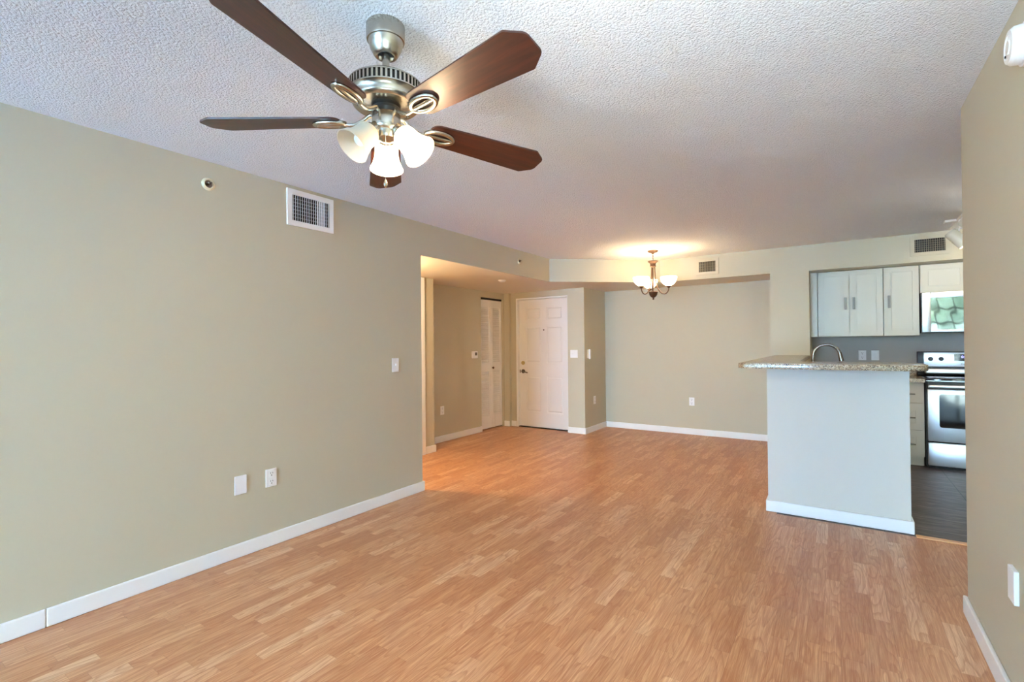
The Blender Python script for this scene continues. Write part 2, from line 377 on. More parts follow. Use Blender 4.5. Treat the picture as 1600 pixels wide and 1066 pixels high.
# baseboards (eased top edge)
BH, BT = .088, .016
def skirting(name, segs, label=None):
    bm = bmesh.new()
    for x0, x1, y0, y1 in segs: box(bm, x0, x1, y0, y1, .001, BH, bev=.005)
    return struct(name, bm, M_TRIM, label)
skirting('baseboard_left', [(LX, LX+BT, -5.0, (.6895)), (LX, LX+BT, .6905, 3.236), (-3.26, LX, 3.22, 3.236)], 'long white baseboard along the left wall')
skirting('baseboard_alcove', [(-4.48, -4.48+BT, 4.486, 5.865), (-4.15, -4.15+BT, 4.305, 4.486), (-4.48, -4.15, 4.47, 4.486)], 'white baseboard in the entry alcove')
skirting('baseboard_entry', [(-4.48, -4.38, 6.464, 6.48), (-4.38, -4.287, 6.524, 6.54), (-3.33, -3.06+BT, 6.464, 6.48)], 'white baseboard either side of the front door')
skirting('baseboard_side', [(-3.06, -3.06+BT, 6.48, 7.234)], 'white baseboard on the tan return wall')
skirting('baseboard_dining', [(-3.06, -.66, 7.234, 7.25)], 'white baseboard across the dining nook')
skirting('baseboard_half', [(-.46-BT, .41+BT, HY-BT, HY), (-.46-BT, -.46, HY, FY), (.41, .41+BT, HY, 4.40)], 'white baseboard around the half wall')
skirting('baseboard_right', [(RX-BT, RX, -5.0, 3.176), (RX, .63, 3.16, 3.176)], 'white baseboard along the right wall')
bm = bmesh.new(); box(bm, .43, 2.39, 4.213, 4.262, 0, .009, bev=.004)
struct('trim_1', bm, mat('oak_threshold', srgb(214, 160, 112), .4), 'light oak threshold strip between laminate and kitchen tile')

# ------------------------------------------------------------------ doors
def panel_door(bm, x0, x1, z0, z1, y, th):
    """six-panel slab, front face at y looking -Y"""
    W, Hh = x1-x0, z1-z0
    st, mid = .13*W, .11*W
    cols = [(x0+st, x0+W/2-mid/2), (x0+W/2+mid/2, x1-st)]
    rows = [(z0+.115*Hh, z0+.40*Hh), (z0+.50*Hh, z0+.79*Hh), (z0+.835*Hh, z0+.94*Hh)]
    box(bm, x0, x1, y+.013, y+th, z0, z1)
    xs = [x0, cols[0][0], cols[0][1], cols[1][0], cols[1][1], x1]; zs = [z0]+[v for r in rows for v in r]+[z1]
    for i in (0, 2, 4): box(bm, xs[i], xs[i+1], y, y+.013, z0, z1)
    for c in cols:
        for k in (0, 2, 4, 6): box(bm, c[0], c[1], y, y+.013, zs[k], zs[k+1])
        for r in rows:
            t = bmesh.new(); box(t, c[0]+.022, c[1]-.022, y+.002, y+.013, r[0]+.022, r[1]-.022)
            fs = [f for f in t.faces if f.normal.y < -.5 or abs(f.calc_center_median().y-(y+.002)) < 1e-5]
            for v in {v for f in fs for v in f.verts}:
                cx, cz = (c[0]+c[1])/2, (r[0]+r[1])/2
                v.co.x += .014*(1 if v.co.x < cx else -1); v.co.z += .014*(1 if v.co.z < cz else -1)
            join(bm, t)
            # sloped sticking
            for (a0, a1, b0, b1) in ((c[0], c[1], r[0], r[0]+.008), (c[0], c[1], r[1]-.008, r[1])): box(bm, a0, a1, y+.006, y+.013, b0, b1)
            for (a0, a1) in ((c[0], c[0]+.008), (c[1]-.008, c[1])): box(bm, a0, a1, y+.006, y+.013, r[0], r[1])
bm = bmesh.new(); panel_door(bm, -4.258, -3.358, .012, 2.024, 6.60, .042)
d1 = struct('door_1', bm, M_DOOR, 'white six panel front door with brass deadbolt and lever')
struct('door_frame', boxes((-4.284, -4.26, 6.535, 6.69, 0, 2.05), (-3.356, -3.332, 6.505, 6.69, 0, 2.05), (-4.26, -3.356, 6.515, 6.69, 2.027, 2.05), bev=.003), M_TRIM, parent=d1)
struct('door_sill', boxes((-4.258, -3.358, 6.555, 6.66, .001, .011)), M_DARK, parent=d1)
bm = bmesh.new(); cyl(bm, (-4.192, 6.60, 1.02), (-4.192, 6.585, 1.02), .031, 24); cyl(bm, (-4.192, 6.585, 1.02), (-4.192, 6.578, 1.02), .017, 20)
struct('deadbolt', bm, M_BRASS, 'brass deadbolt', parent=d1, smooth=40)
bm = bmesh.new(); cyl(bm, (-4.192, 6.60, .885), (-4.192, 6.588, .885), .033, 24); cyl(bm, (-4.192, 6.588, .885), (-4.192, 6.55, .885), .012)
tube(bm, spline([(-4.192, 6.552, .885), (-4.16, 6.55, .886), (-4.12, 6.55, .874), (-4.085, 6.552, .866)], 5), .009, 10)
struct('lever_handle', bm, M_CHROME, 'metal lever handle', parent=d1, smooth=40)
bm = bmesh.new(); cyl(bm, (-3.808, 6.60, 1.54), (-3.808, 6.594, 1.54), .011, 16); struct('peephole', bm, M_BRONZE, parent=d1)
struct('latch_plate', boxes((-4.259, -4.245, 6.596, 6.60, .86, .91)), M_BRONZE, parent=d1)
# louvered bifold closet door on the alcove wall (faces +X)
bm = boxes((-4.545, -4.515, 5.868, 6.462, 2.018, 2.044)); d2 = struct('door_2', bm, M_DARK, 'white louvered bifold closet door with dark knob')
def leaf_door(y0, y1):
    b = bmesh.new(); X0, X1 = -4.545, -4.515; s = .05; z0, z1 = .02, 2.012
    for (c, d) in ((y0, y0+s), (y1-s, y1)): box(b, X0, X1, c, d, z0, z1, bev=.003)
    for (c, d) in ((z0, z0+.20), (.90, 1.03), (z1-.11, z1)): box(b, X0, X1, y0+s, y1-s, c, d)
    o = struct('bifold_leaf', b, M_DOOR, parent=d2)
    l = bmesh.new()
    for (c, d) in ((z0+.20, .90), (1.03, z1-.11)):
        n = int((d-c)/.031)
        for i in range(n):
            zc = c+(i+.5)*(d-c)/n
            vs = [(-4.542, zc+.014), (-4.537, zc+.019), (-4.518, zc-.010), (-4.523, zc-.015)]
            lo = [l.verts.new((vx, y0+s, vz)) for vx, vz in vs]; hi = [l.verts.new((vx, y1-s, vz)) for vx, vz in vs]
            for k in range(4): l.faces.new((lo[k], lo[(k+1) % 4], hi[(k+1) % 4], hi[k]))
        box(l, -4.545, -4.5435, y0+s, y1-s, c, d)
    struct('louvers', l, M_DOOR, parent=o)
    return o
leaf_door(5.870, 6.163); lf = leaf_door(6.167, 6.460)
bm = bmesh.new(); lathe(bm, [(0, 0), (.008, 0), (.008, .012), (.017, .018), (.019, .026), (.012, .034), (0, .036)], 20, Matrix.Translation((-4.515, 6.192, .955)) @ Matrix.Rotation(PI/2, 4, 'Y'))
struct('knob', bm, M_BRONZE, 'dark round knob', parent=lf, smooth=50)
# bathroom door in the hallway: casing end shows past the left wall
bm = boxes((-4.15, -4.132, 4.238, 4.30, 0, 2.10), (-4.15, -4.132, 3.44, 3.502, 0, 2.10), (-4.15, -4.132, 3.44, 4.30, 2.10, 2.135), bev=.004)
d3 = struct('door_3', bm, M_TRIM, 'white door casing at the hallway corner')
bm = bmesh.new(); panel_door(bm, 0, .73, .01, 2.095, 0, .014); bmesh.ops.rotate(bm, verts=bm.verts[:], cent=(0, 0, 0), matrix=Matrix.Rotation(PI/2, 3, 'Z')); bmesh.ops.translate(bm, verts=bm.verts[:], vec=(-4.134, 3.505, 0))
struct('door_slab', bm, M_DOOR, parent=d3)

# ------------------------------------------------------------------ wall plates (local frame: face looks -Y, root on the wall)
PX, NY, NX = PI/2, 0, -PI/2                                 # rotation for walls facing +X, -Y, -X
def plate(bm, wd=.075, ht=.118, th=.006): box(bm, -wd/2, wd/2, -th, 0, -ht/2, ht/2, bev=.0025)
def duplex(label, loc, rz, group='wall outlets'):
    t = thing('power_outlet', label, 'outlet', loc, rz, group)
    b = bmesh.new(); plate(b); obj('cover_plate', b, M_PLATE, t)
    for s in (-1, 1):
        zc = s*.0265; b = bmesh.new(); box(b, -.017, .017, -.009, -.006, zc-.019, zc+.019, bev=.002)
        r = obj('receptacle', b, M_PLATE, t)
        b = boxes((-.0085, -.0055, -.0096, -.009, zc+.001, zc+.011), (.0055, .0085, -.0096, -.009, zc+.001, zc+.011)); cyl(b, (0, -.0096, zc-.009), (0, -.009, zc-.009), .0035, 10)
        obj('slot', b, M_DARK, r)
    return t
duplex('white duplex outlet low on the left wall, right of the blank plate', (LX, 1.80, .450), PX)
duplex('white duplex outlet low on the beige dining nook wall', (-1.743, DY, .474), NY)
duplex('white duplex outlet low on the narrow tan return wall', (-3.06, 6.815, .466), PX)
duplex('white outlet low on the tan alcove wall left of the closet', (-4.48, 4.98, .428), PX)
duplex('left white outlet on the grey kitchen wall beside the faucet', (.254, DY, 1.148), NY)
def blank(label, loc, rz, th):
    t = thing('blank_plate', label, 'wall plate', loc, rz, 'blank wall plates'); b = bmesh.new(); plate(b, th=th); obj('cover_plate', b, M_PLATE, t)
    for s in (-1, 1):
        b = bmesh.new(); cyl(b, (0, -th-.0008, s*.042), (0, -th, s*.042), .003, 10); obj('screw', b, M_PLATE, t)
blank('blank white wall plate low on the left wall, left of the outlet', (LX, 1.601, .450), PX, .006)
blank('thick white wall plate low on the right wall at the photo edge', (RX, 2.385, .466), NX, .014)
def switch(label, loc, rz, n, group=None):
    t = thing('light_switch', label, 'switch', loc, rz, group); b = bmesh.new(); plate(b, .075+.046*(n-1), .118); obj('cover_plate', b, M_PLATE, t)
    for i in range(n):
        c = (i-(n-1)/2)*.046; b = bmesh.new(); box(b, c-.005, c+.005, -.016, -.006, -.008, .011, bev=.002)
        obj('toggle', b, M_PLATE, t)
    return t
switch('white toggle switch at shoulder height near the end of the left wall', (LX, 2.901, 1.153), PX, 1)
switch('white double switch plate right of the front door', (-3.228, 6.48, 1.171), NY, 2)
t = thing('rocker_switch', 'right white switch plate on the grey kitchen wall above the bar', 'switch', (.379, DY, 1.148), NY)
b = bmesh.new(); plate(b); obj('cover_plate', b, M_PLATE, t); b = bmesh.new(); box(b, -.0165, .0165, -.011, -.006, -.033, .033, bev=.002); obj('rocker', b, M_PLATE, t)
t = thing('thermostat', 'small white thermostat with grey display on the tan alcove wall', 'thermostat', (-4.48, 5.69, 1.168), PX)
b = bmesh.new(); box(b, -.062, .062, -.027, 0, -.052, .052, bev=.006); obj('body', b, M_PLATE, t)
b = boxes((-.012, .040, -.0285, -.0265, -.008, .036)); obj('display', b, M_LCD, t)
t = thing('intercom_handset', 'ivory intercom handset on the tan return wall', 'intercom', (-3.06, 6.61, 1.168), PX)
b = bmesh.new(); box(b, -.045, .055, -.022, 0, -.065, .065, bev=.006); obj('base', b, M_IVORY, t)
b = bmesh.new(); box(b, -.042, -.006, -.048, -.022, -.075, .068, bev=.01); obj('handset', b, M_PLATE, t)

# ------------------------------------------------------------------ air vents
def vent(label, loc, rz, wd, ht, fr, n, m_frame, ang, hbars=0, group='air vents'):
    t = thing('air_vent', label, 'vent', loc, rz, group)
    b = boxes((-wd/2+fr, wd/2-fr, -.003, -.001, -ht/2+fr, ht/2-fr)); obj('duct_opening', b, M_DARK, t)
    b = bmesh.new(); o = .013
    for q in ((-wd/2, wd/2, -o, 0, ht/2-fr, ht/2), (-wd/2, wd/2, -o, 0, -ht/2, -ht/2+fr), (-wd/2, -wd/2+fr, -o, 0, -ht/2+fr, ht/2-fr), (wd/2-fr, wd/2, -o, 0, -ht/2+fr, ht/2-fr)): box(b, *q)
    bmesh.ops.remove_doubles(b, verts=b.verts[:], dist=1e-5)
    obj('frame', b, m_frame, t)
    b = bmesh.new(); iw, ih = wd-2*fr, ht-2*fr
    for i in range(n):
        c = -iw/2+(i+.5)*iw/n; a = ang(i/(n-1)); s = bmesh.new(); box(s, -.0007, .0007, -.0045, .0045, -ih/2, ih/2)
        join(b, s, 0, Matrix.Translation((c, -.0085, 0)) @ Matrix.Rotation(a, 4, 'Z'))
    for i in range(hbars):
        z = -ih/2+(i+1)*ih/(hbars+1); box(b, -iw/2, iw/2, -.004, -.0033, z-.0008, z+.0008)
    obj('louvers', b, m_frame, t)
    return t
vent('large white supply vent high on the left wall near the ceiling', (LX, 2.106, 2.288), PX, .368, .252, .036, 17, M_PLATE, lambda f: -.25 if f < .68 else (.75 if f < .92 else -.2), 6)
vent('small vent on the cream soffit right of the chandelier', (-1.372, FY, 2.293), NY, .275, .205, .036, 16, M_WALL, lambda f: .5 if f < .3 else -.35, 3)
vent('beige vent on the soffit above the kitchen cabinets', (.808, FY, 2.306), NY, .315, .205, .036, 14, M_WALL, lambda f: .05, 5)

# ------------------------------------------------------------------ sprinklers, smoke alarm, ceiling detector
def sprinkler(label, loc, r):
    t = thing('fire_sprinkler', label, 'sprinkler', loc, PX, 'sidewall sprinklers')
    R_ = Matrix.Rotation(PI/2, 4, 'X')
    b = bmesh.new(); lathe(b, [(.55*r, 0), (r, 0), (r, .004), (.75*r, .012), (.62*r, .012), (.62*r, .002), (0, .002)], 28, R_); obj('escutcheon', b, M_IVORY, t, smooth=40)
    b = bmesh.new(); lathe(b, [(0, .0025), (.58*r, .0025)], 24, R_); obj('recess', b, M_CHROME, t)
    b = bmesh.new(); cyl(b, (0, -.002, 0), (0, -.022, 0), .2*r); box(b, -.3*r, .3*r, -.030, -.022, .05*r, .22*r, bev=.001)
    tube(b, [(-.2*r, -.01, 0), (-.26*r, -.02, 0), (-.05*r, -.028, 0)], .0025, 8); tube(b, [(.2*r, -.01, 0), (.26*r, -.02, 0), (.05*r, -.028, 0)], .0025, 8)
    obj('sprinkler_head', b, M_CHROME, t, smooth=40)
sprinkler('sidewall sprinkler high on the left wall, left of the big vent', (LX, 1.42, 2.303), .038)
sprinkler('sidewall sprinkler on the soffit band above the entry alcove', (LX, 4.869, 2.312), .033)
t = thing('smoke_alarm', 'white round smoke alarm high on the right wall', 'smoke alarm', (RX, 2.17, 2.255), NX)
R_ = Matrix.Rotation(PI/2, 4, 'X')
b = bmesh.new(); lathe(b, [(0, 0), (.066, 0), (.068, .006), (.066, .012), (0, .012)], 40, R_); obj('base', b, M_PLATE, t, smooth=40)
b = bmesh.new(); lathe(b, [(.058, .012), (.060, .016), (.058, .036), (.050, .046), (.036, .048), (.034, .044), (.022, .044), (.020, .048), (0, .048)], 40, R_); obj('cover', b, M_PLATE, t, smooth=30)
b = bmesh.new(); cyl(b, (-.022, -.046, -.02), (-.022, -.0488, -.02), .004, 12); obj('indicator_lamp', b, M_DARK, t)
t = tag(thing('ceiling_detector', '', '', (-3.55, 5.1, SOF)), 'small white disc on the low alcove ceiling', 'detector')
b = bmesh.new(); lathe(b, [(0, 0), (.05, 0), (.05, -.008), (.03, -.022), (0, -.024)], 28); obj('disc', b, M_PLATE, t, smooth=40)

# ------------------------------------------------------------------ ceiling fan
FX, FYY = -1.301, 1.170
fan = thing('ceiling_fan', 'five blade mahogany and brushed nickel ceiling fan with three bell lights', 'ceiling fan', (FX, FYY, H))
FB = (FX, FYY, H); TR = Matrix.Translation((FX, FYY, 0))
def fpart(name, prof, m, parent=fan, seg=48, smooth=35):
    b = bmesh.new(); lathe(b, prof, seg, TR); return obj(name, b, m, parent, FB, smooth)
can = fpart('canopy', [(.030, 2.44), (.064, 2.44), (.066, 2.437), (.066, 2.392), (.064, 2.385), (.060, 2.383), (.053, 2.357), (.050, 2.352), (.044, 2.340), (.039, 2.333), (.034, 2.331), (.028, 2.333), (.024, 2.345)], M_NICKEL)
fpart('canopy_recess', [(.012, 2.343), (.026, 2.343)], M_DARK, can)
fpart('downrod', [(.0125, 2.40), (.0125, 2.245)], M_NICKEL, seg=24)
mot = fpart('motor_housing', [(.0125, 2.264), (.03, 2.262), (.034, 2.254), (.075, 2.250), (.110, 2.240), (.125, 2.230), (.127, 2.227), (.127, 2.224), (.118, 2.223), (.118, 2.197), (.127, 2.196), (.127, 2.192), (.121, 2.186), (.119, 2.178), (.1165, 2.168), (.1165, 2.166), (.113, 2.158), (.106, 2.152), (.045, 2.151), (.045, 2.158)], M_NICKEL, seg=64)
fpart('vent_band', [(.1185, 2.224), (.1185, 2.196)], M_DARK, mot, seg=64)
b = bmesh.new()
for i in range(52):
    t_b = bmesh.new(); box(t_b, .1186, .1265, -.0034, .0034, 2.1965, 2.2235)
    join(b, t_b, 0, TR @ Matrix.Rotation(2*PI*i/52, 4, 'Z'))
obj('vent_fins', b, M_NICKEL, mot, FB)
for i in range(15):
    a = 2*PI*(i//3)/5+.35+(i % 3-1)*.16
    b = bmesh.new(); cyl(b, (FX+.092*math.cos(a), FYY+.092*math.sin(a), 2.152), (FX+.092*math.cos(a), FYY+.092*math.sin(a), 2.1485), .0055, 12); obj('screw', b, M_NICKEL, mot, FB)
fpart('hub', [(.0, 2.153), (.046, 2.153), (.050, 2.140), (.046, 2.132), (.040, 2.120), (0, 2.120)], M_BLACK)
kit = fpart('light_kit', [(0, 2.1265), (.048, 2.1265), (.050, 2.123), (.050, 2.078), (.048, 2.072), (.042, 2.066), (.040, 2.052), (.036, 2.042), (.020, 2.036), (.012, 2.030), (0, 2.028)], M_NICKEL)
for a in (-75, 45, 165):
    a = math.radians(a); b = bmesh.new(); cyl(b, (FX+.049*math.cos(a), FYY+.049*math.sin(a), 2.108), (FX+.052*math.cos(a), FYY+.052*math.sin(a), 2.108), .003, 10); obj('screw', b, M_NICKEL, kit, FB)
BZ = 2.103
def make_blade(a):
    out = round_poly([(.652, -.036), (.60, -.073), (.158, -.053), (.158, .053), (.60, .073), (.652, .036)], [.02, .012, .03, .03, .012, .02], 5)
    rot = Matrix.Rotation(math.radians(-12), 4, 'X')
    b = bmesh.new(); prism(b, out, 0, .006, .0015, 2, rot)
    bl = obj('blade', b, M_BLADE, fan); bl.matrix_local = Matrix.Translation((0, 0, BZ-H)) @ Matrix.Rotation(math.radians(2.8), 4, (-.966, -.259, 0)) @ Matrix.Rotation(math.radians(a), 4, 'Z')   # the old fan hangs a little out of level
    b = bmesh.new()                                         # cast blade iron: curved arm, oval loop with a centre rib
    tube(b, spline([(.040, 0, .024), (.062, 0, .022), (.085, 0, .006), (.115, 0, -.008), (.150, 0, -.007)], 6), [.0085]*6+[.0072]*19, 12)
    loop = bmesh.new(); n = 36
    tube(loop, [(.200+.054*math.cos(2*PI*k/n), .0285*math.sin(2*PI*k/n), -.004) for k in range(n)], .0088, 10, True)
    tube(loop, spline([(.146, 0, -.004), (.20, 0, -.005), (.254, 0, -.004)], 5), [.007, .0075, .008, .008, .0078, .0078, .008, .008, .0078, .0075, .007], 10)
    join(b, loop, 0, rot)
    obj('blade_iron', b, M_NICKEL, bl, smooth=60)
for a in (-6.5, 66.5, 138.5, 211.0, 282.5): make_blade(a)
BELL = [(.020, 0), (.031, .002), (.0385, .010), (.0415, .022), (.0420, .036), (.0430, .050), (.0460, .066), (.0515, .082), (.0580, .096), (.0610, .102)]
def fan_light(az, lit):
    a = math.radians(az); tilt = math.radians(44)
    d = Vector((math.cos(a)*math.sin(tilt), math.sin(a)*math.sin(tilt), -math.cos(tilt)))
    p0 = Vector((FX+.026*math.cos(a), FYY+.026*math.sin(a), 2.088)); pn = p0+d*.045
    q = d.to_track_quat('Z', 'Y').to_matrix().to_4x4(); mt = Matrix.Translation(pn) @ q
    b = bmesh.new(); lathe(b, [(0, -.045), (.019, -.045), (.021, -.012), (.027, -.008), (.028, .004), (.0265, .006), (0, .006)], 28, mt)
    s = obj('lamp_socket', b, M_NICKEL, kit, FB, 35)
    b = bmesh.new(); lathe(b, BELL+[(r-.003, z-.0005) for r, z in BELL[::-1]], 40, mt)
    sh = obj('lamp_shade', b, M_SHADE_LIT if lit else M_SHADE_OFF, fan, FB, 40)
    sh['label'] = 'glowing frosted bell shade' if lit else 'unlit cream bell shade'
    b = bmesh.new(); lathe(b, [(0, .006), (.012, .008), (.014, .026), (.022, .045), (.024, .056), (.018, .070), (0, .076)], 24, mt)
    obj('bulb', b, M_BULB if lit else M_BULB_OFF, sh, FB, 60)
    if lit: lamp('fan_bulb_light', pn+d*.09-Vector(FB), FAN_W, WARM, .03, fan)
fan_light(138, True); fan_light(258, False); fan_light(18, True)
b = bmesh.new(); ca = math.radians(-47); cx, cy = FX+.044*math.cos(ca), FYY+.044*math.sin(ca)
tube(b, [(cx, cy, 2.066), (cx+.002, cy, 2.0), (cx, cy, 1.886)], .0011, 6)
ch = obj('pull_chain', b, M_NICKEL, fan, FB)
b = bmesh.new(); lathe(b, [(0, 1.888), (.004, 1.884), (.007, 1.874), (.007, 1.868), (.003, 1.860), (0, 1.858)], 14, Matrix.Translation((cx, cy, 0))); obj('pendant', b, M_NICKEL, ch, FB, 50)

# ------------------------------------------------------------------ chandelier
CX, CY = -1.846, 5.86; CB = (CX, CY, H); TC = Matrix.Translation((CX, CY, 0))
chd = thing('chandelier', 'bronze three arm chandelier with glowing bowl shades over the dining area', 'chandelier', CB)
def cpart(name, prof, parent=chd, m=M_BRONZE):
    b = bmesh.new(); lathe(b, prof, 28, TC); return obj(name, b, m, parent, CB, 35)
cpart('ceiling_canopy', [(0, 2.44), (.062, 2.44), (.064, 2.434), (.05, 2.42), (.022, 2.412), (.010, 2.40), (0, 2.399)])
b = bmesh.new()
for i in range(4):
    z = 2.393-i*.019; pts = [(.007*math.cos(2*PI*k/14), 0, .0125*math.sin(2*PI*k/14)) for k in range(14)]
    l = bmesh.new(); tube(l, pts, .0022, 6, True); join(b, l, 0, Matrix.Translation((CX, CY, z)) @ Matrix.Rotation((i % 2)*PI/2, 4, 'Z'))
obj('chain', b, M_BRONZE, chd, CB, 60)
cpart('crown', [(0, 2.325), (.008, 2.325), (.05, 2.318), (.062, 2.312), (.060, 2.306), (.046, 2.296), (.034, 2.285), (.032, 2.262), (.036, 2.258), (.036, 2.246), (.020, 2.238), (0, 2.234)])
cpart('bowl_body', [(0, 1.945), (.02, 1.945), (.052, 1.942), (.056, 1.936), (.050, 1.926), (.046, 1.905), (.034, 1.885), (.020, 1.874), (.008, 1.868), (.012, 1.858), (.010, 1.848), (0, 1.842)])
cpart('stem', [(.006, 2.24), (.006, 1.94)])
for az in (120.5, .5, -119.5):
    a = math.radians(az); c, s = math.cos(a), math.sin(a); P = lambda r, z: (CX+r*c, CY+r*s, z)
    b = bmesh.new()
    tube(b, spline([P(.020, 2.25), P(.024, 2.16), P(.030, 2.08), P(.055, 1.985), P(.095, 1.925), P(.135, 1.908), P(.168, 1.925), P(.185, 1.962), P(.186, 1.985)], 6), .0065, 10)
    ar = obj('arm', b, M_BRONZE, chd, CB, 60)
    tm = Matrix.Translation(P(.186, 0))
    b = bmesh.new(); lathe(b, [(0, 1.972), (.010, 1.974), (.016, 1.985), (.030, 1.996), (.033, 2.002), (0, 2.002)], 24, tm); obj('cup', b, M_BRONZE, ar, CB, 35)
    pr = [(.0, 2.003), (.030, 2.004), (.058, 2.022), (.080, 2.048), (.092, 2.080), (.096, 2.105)]
    b = bmesh.new(); lathe(b, pr+[(max(r-.004, 0), z+.004) for r, z in pr[::-1]], 36, tm); sh = obj('bowl_shade', b, M_SHADE_CH, chd, CB, 60)
    b = bmesh.new(); lathe(b, [(0, 2.008), (.013, 2.010), (.014, 2.03), (.026, 2.055), (.02, 2.075), (0, 2.082)], 20, tm); obj('bulb', b, M_BULB, sh, CB, 60)
    lamp('chandelier_light', Vector(P(.186, 2.10))-Vector(CB), CHAND_W/3*1.0, WARM, .04, chd)

# ------------------------------------------------------------------ hallway dome light and kitchen track spot
t = thing('dome_light', 'glowing dome ceiling light in the side hallway', 'ceiling light', (-3.72, 3.05, SOF))
b = bmesh.new(); lathe(b, [(0, 0), (.15, 0), (.15, -.02), (0, -.02)], 36); obj('base', b, M_NICKEL, t, smooth=40)
b = bmesh.new(); lathe(b, [(.14, -.02), (.132, -.045), (.10, -.072), (.05, -.088), (0, -.092)], 36); obj('glass_dome', b, M_SHADE_LIT, t, smooth=60)
lamp('hall_light', (0, 0, -.14), HALL_W, WARM, .06, t)
t = thing('track_light', 'cream can spotlight on a white ceiling track by the kitchen', 'track light', (.95, 5.95, H))
b = boxes((-.018, .018, -1.0, .42, -.022, 0), bev=.002); trk = obj('track', b, M_PLATE, t)
b = bmesh.new(); box(b, -.10, -.018, .06, .13, -.020, 0, bev=.003); obj('feed_box', b, M_PLATE, trk)
def spot(y, aim, first):
    p = Vector((-.025, y, -.190)); d = Vector(aim).normalized(); q = d.to_track_quat('Z', 'Y').to_matrix().to_4x4()
    m = Matrix.Translation(p) @ q
    b = bmesh.new(); lathe(b, [(0, -.085), (.040, -.085), (.047, -.078), (.050, -.06), (.050, .085), (.046, .085), (.046, -.02), (0, -.02)], 32, m); hd = obj('spot_head', b, M_CAB, t, smooth=40)
    b = bmesh.new(); cyl(b, (0, y, -.022), (0, y, -.05), .017); tube(b, [(0, y, -.05), (-.008, y, -.09), (-.02, y, -.15)], .007, 10); obj('swivel', b, M_PLATE, hd, smooth=40)
    b = bmesh.new(); lathe(b, [(0, .062), (.044, .060), (.044, .058), (0, -.018)], 28, m); obj('bulb', b, M_BULB, hd, smooth=40)
    lo = lamp('track_spot_light', p+d*.10, TRACK_W, (1, .86, .66), .03, t)
spot(0.0, (.62, -.05, -.78), True); spot(-.6, (.62, -.3, -.7), False)

# ------------------------------------------------------------------ kitchen: bar top, counters, cabinets
b = bmesh.new()
poly = round_poly([(-.625, 3.985), (.49, 3.985), (.49, 4.54), (-.255, 4.54), (-.255, FY), (-.625, FY)], [.05, .13, .13, .03, 0, 0], 8)
prism(b, poly, 1.125, 1.163, .014, 4)
tag(obj('bar_countertop', b, M_GRAN, smooth=45), 'speckled beige granite bar top over the pale half wall', 'countertop')
b = bmesh.new()
for q in ((-.339, -.14, 4.405, FY, .882, .92), (.20, .27, 4.405, FY, .882, .92), (-.14, .20, 4.405, 5.10, .882, .92), (-.14, .20, 5.88, FY, .882, .92), (-.255, .757, FY, 7.249, .882, .92)): box(b, *q)
bmesh.ops.remove_doubles(b, verts=b.verts[:], dist=1e-5)
ct = tag(obj('kitchen_countertop', b, M_GRAN), 'low speckled granite kitchen counter beside the range', 'countertop')
b = bmesh.new(); box(b, -.24, .757, 7.225, 7.249, .92, 1.02, bev=.002); box(b, -.259, -.24, 6.60, 7.249, .92, 1.02, bev=.002); obj('backsplash', b, M_GRAN, ct)
t = thing('sink', 'stainless sink set into the counter behind the bar', 'sink', (.03, 5.49, .74))
b = boxes((-.138, .198, 5.102, 5.878, .70, .705), (-.138, -.133, 5.102, 5.878, .705, .881), (.193, .198, 5.102, 5.878, .705, .881), (-.133, .193, 5.102, 5.107, .705, .881), (-.133, .193, 5.873, 5.878, .705, .881)); obj('basin', b, M_STEEL, t, (.03, 5.49, .74))
b = bmesh.new(); cyl(b, (.03, 5.49, .705), (.03, 5.49, .708), .04); obj('drain', b, M_CHROME, t, (.03, 5.49, .74))
t = thing('faucet', 'brushed gooseneck kitchen faucet rising behind the bar', 'faucet', (-.192, 5.50, .92)); FBs = (-.192, 5.50, .92)
b = bmesh.new(); lathe(b, [(0, .92), (.027, .92), (.027, .93), (.020, .945), (.017, 1.0), (0, 1.0)], 24, Matrix.Translation((-.192, 5.5, 0))); obj('base', b, M_CHROME, t, FBs, 40)
b = bmesh.new(); arc = [(-.192, 5.5, .99), (-.192, 5.5, 1.10)]+[(-.0825-.1095*math.cos(k*PI/16), 5.5, 1.178+.113*math.sin(k*PI/16)) for k in range(0, 15)]
tube(b, arc, .0135, 14); obj('gooseneck', b, M_CHROME, t, FBs, 60)
e0 = Vector(arc[-1]); b = bmesh.new(); cyl(b, e0, e0+Vector((.016, 0, -.085)), .0145, 18, .021); obj('spray_head', b, M_CHROME, t, FBs, 40)
b = bmesh.new(); tube(b, [(-.192, 5.515, .97), (-.192, 5.55, .985), (-.192, 5.60, 1.01)], .006, 10); obj('lever', b, M_CHROME, t, FBs, 60)

def shaker(bm, x0, x1, z0, z1, y, fr=.055, th=.02):
    """door front facing -Y: frame, routed groove, raised centre panel"""
    box(bm, x0, x1, y+.010, y+th, z0, z1)
    for q in ((x0, x0+fr, z0, z1), (x1-fr, x1, z0, z1), (x0+fr, x1-fr, z0, z0+fr), (x0+fr, x1-fr, z1-fr, z1)): box(bm, q[0], q[1], y, y+.010, q[2], q[3])
    g_ = .013; t = bmesh.new(); box(t, x0+fr+g_, x1-fr-g_, y+.002, y+.010, z0+fr+g_, z1-fr-g_); join(bm, t)
def vpull(bm, x, z0, z1, y, r=.0115):
    box(bm, x-r, x+r, y-.03, y-.02, z0, z1, bev=.002)
    for z in (z0+.02, z1-.02): box(bm, x-.004, x+.004, y-.02, y, z-.005, z+.005)
def hpull(bm, x0, x1, z, y):
    box(bm, x0, x1, y-.03, y-.02, z-.007, z+.007, bev=.002)
    for x in (x0+.02, x1-.02): box(bm, x-.005, x+.005, y-.02, y, z-.004, z+.004)
UY = 6.78
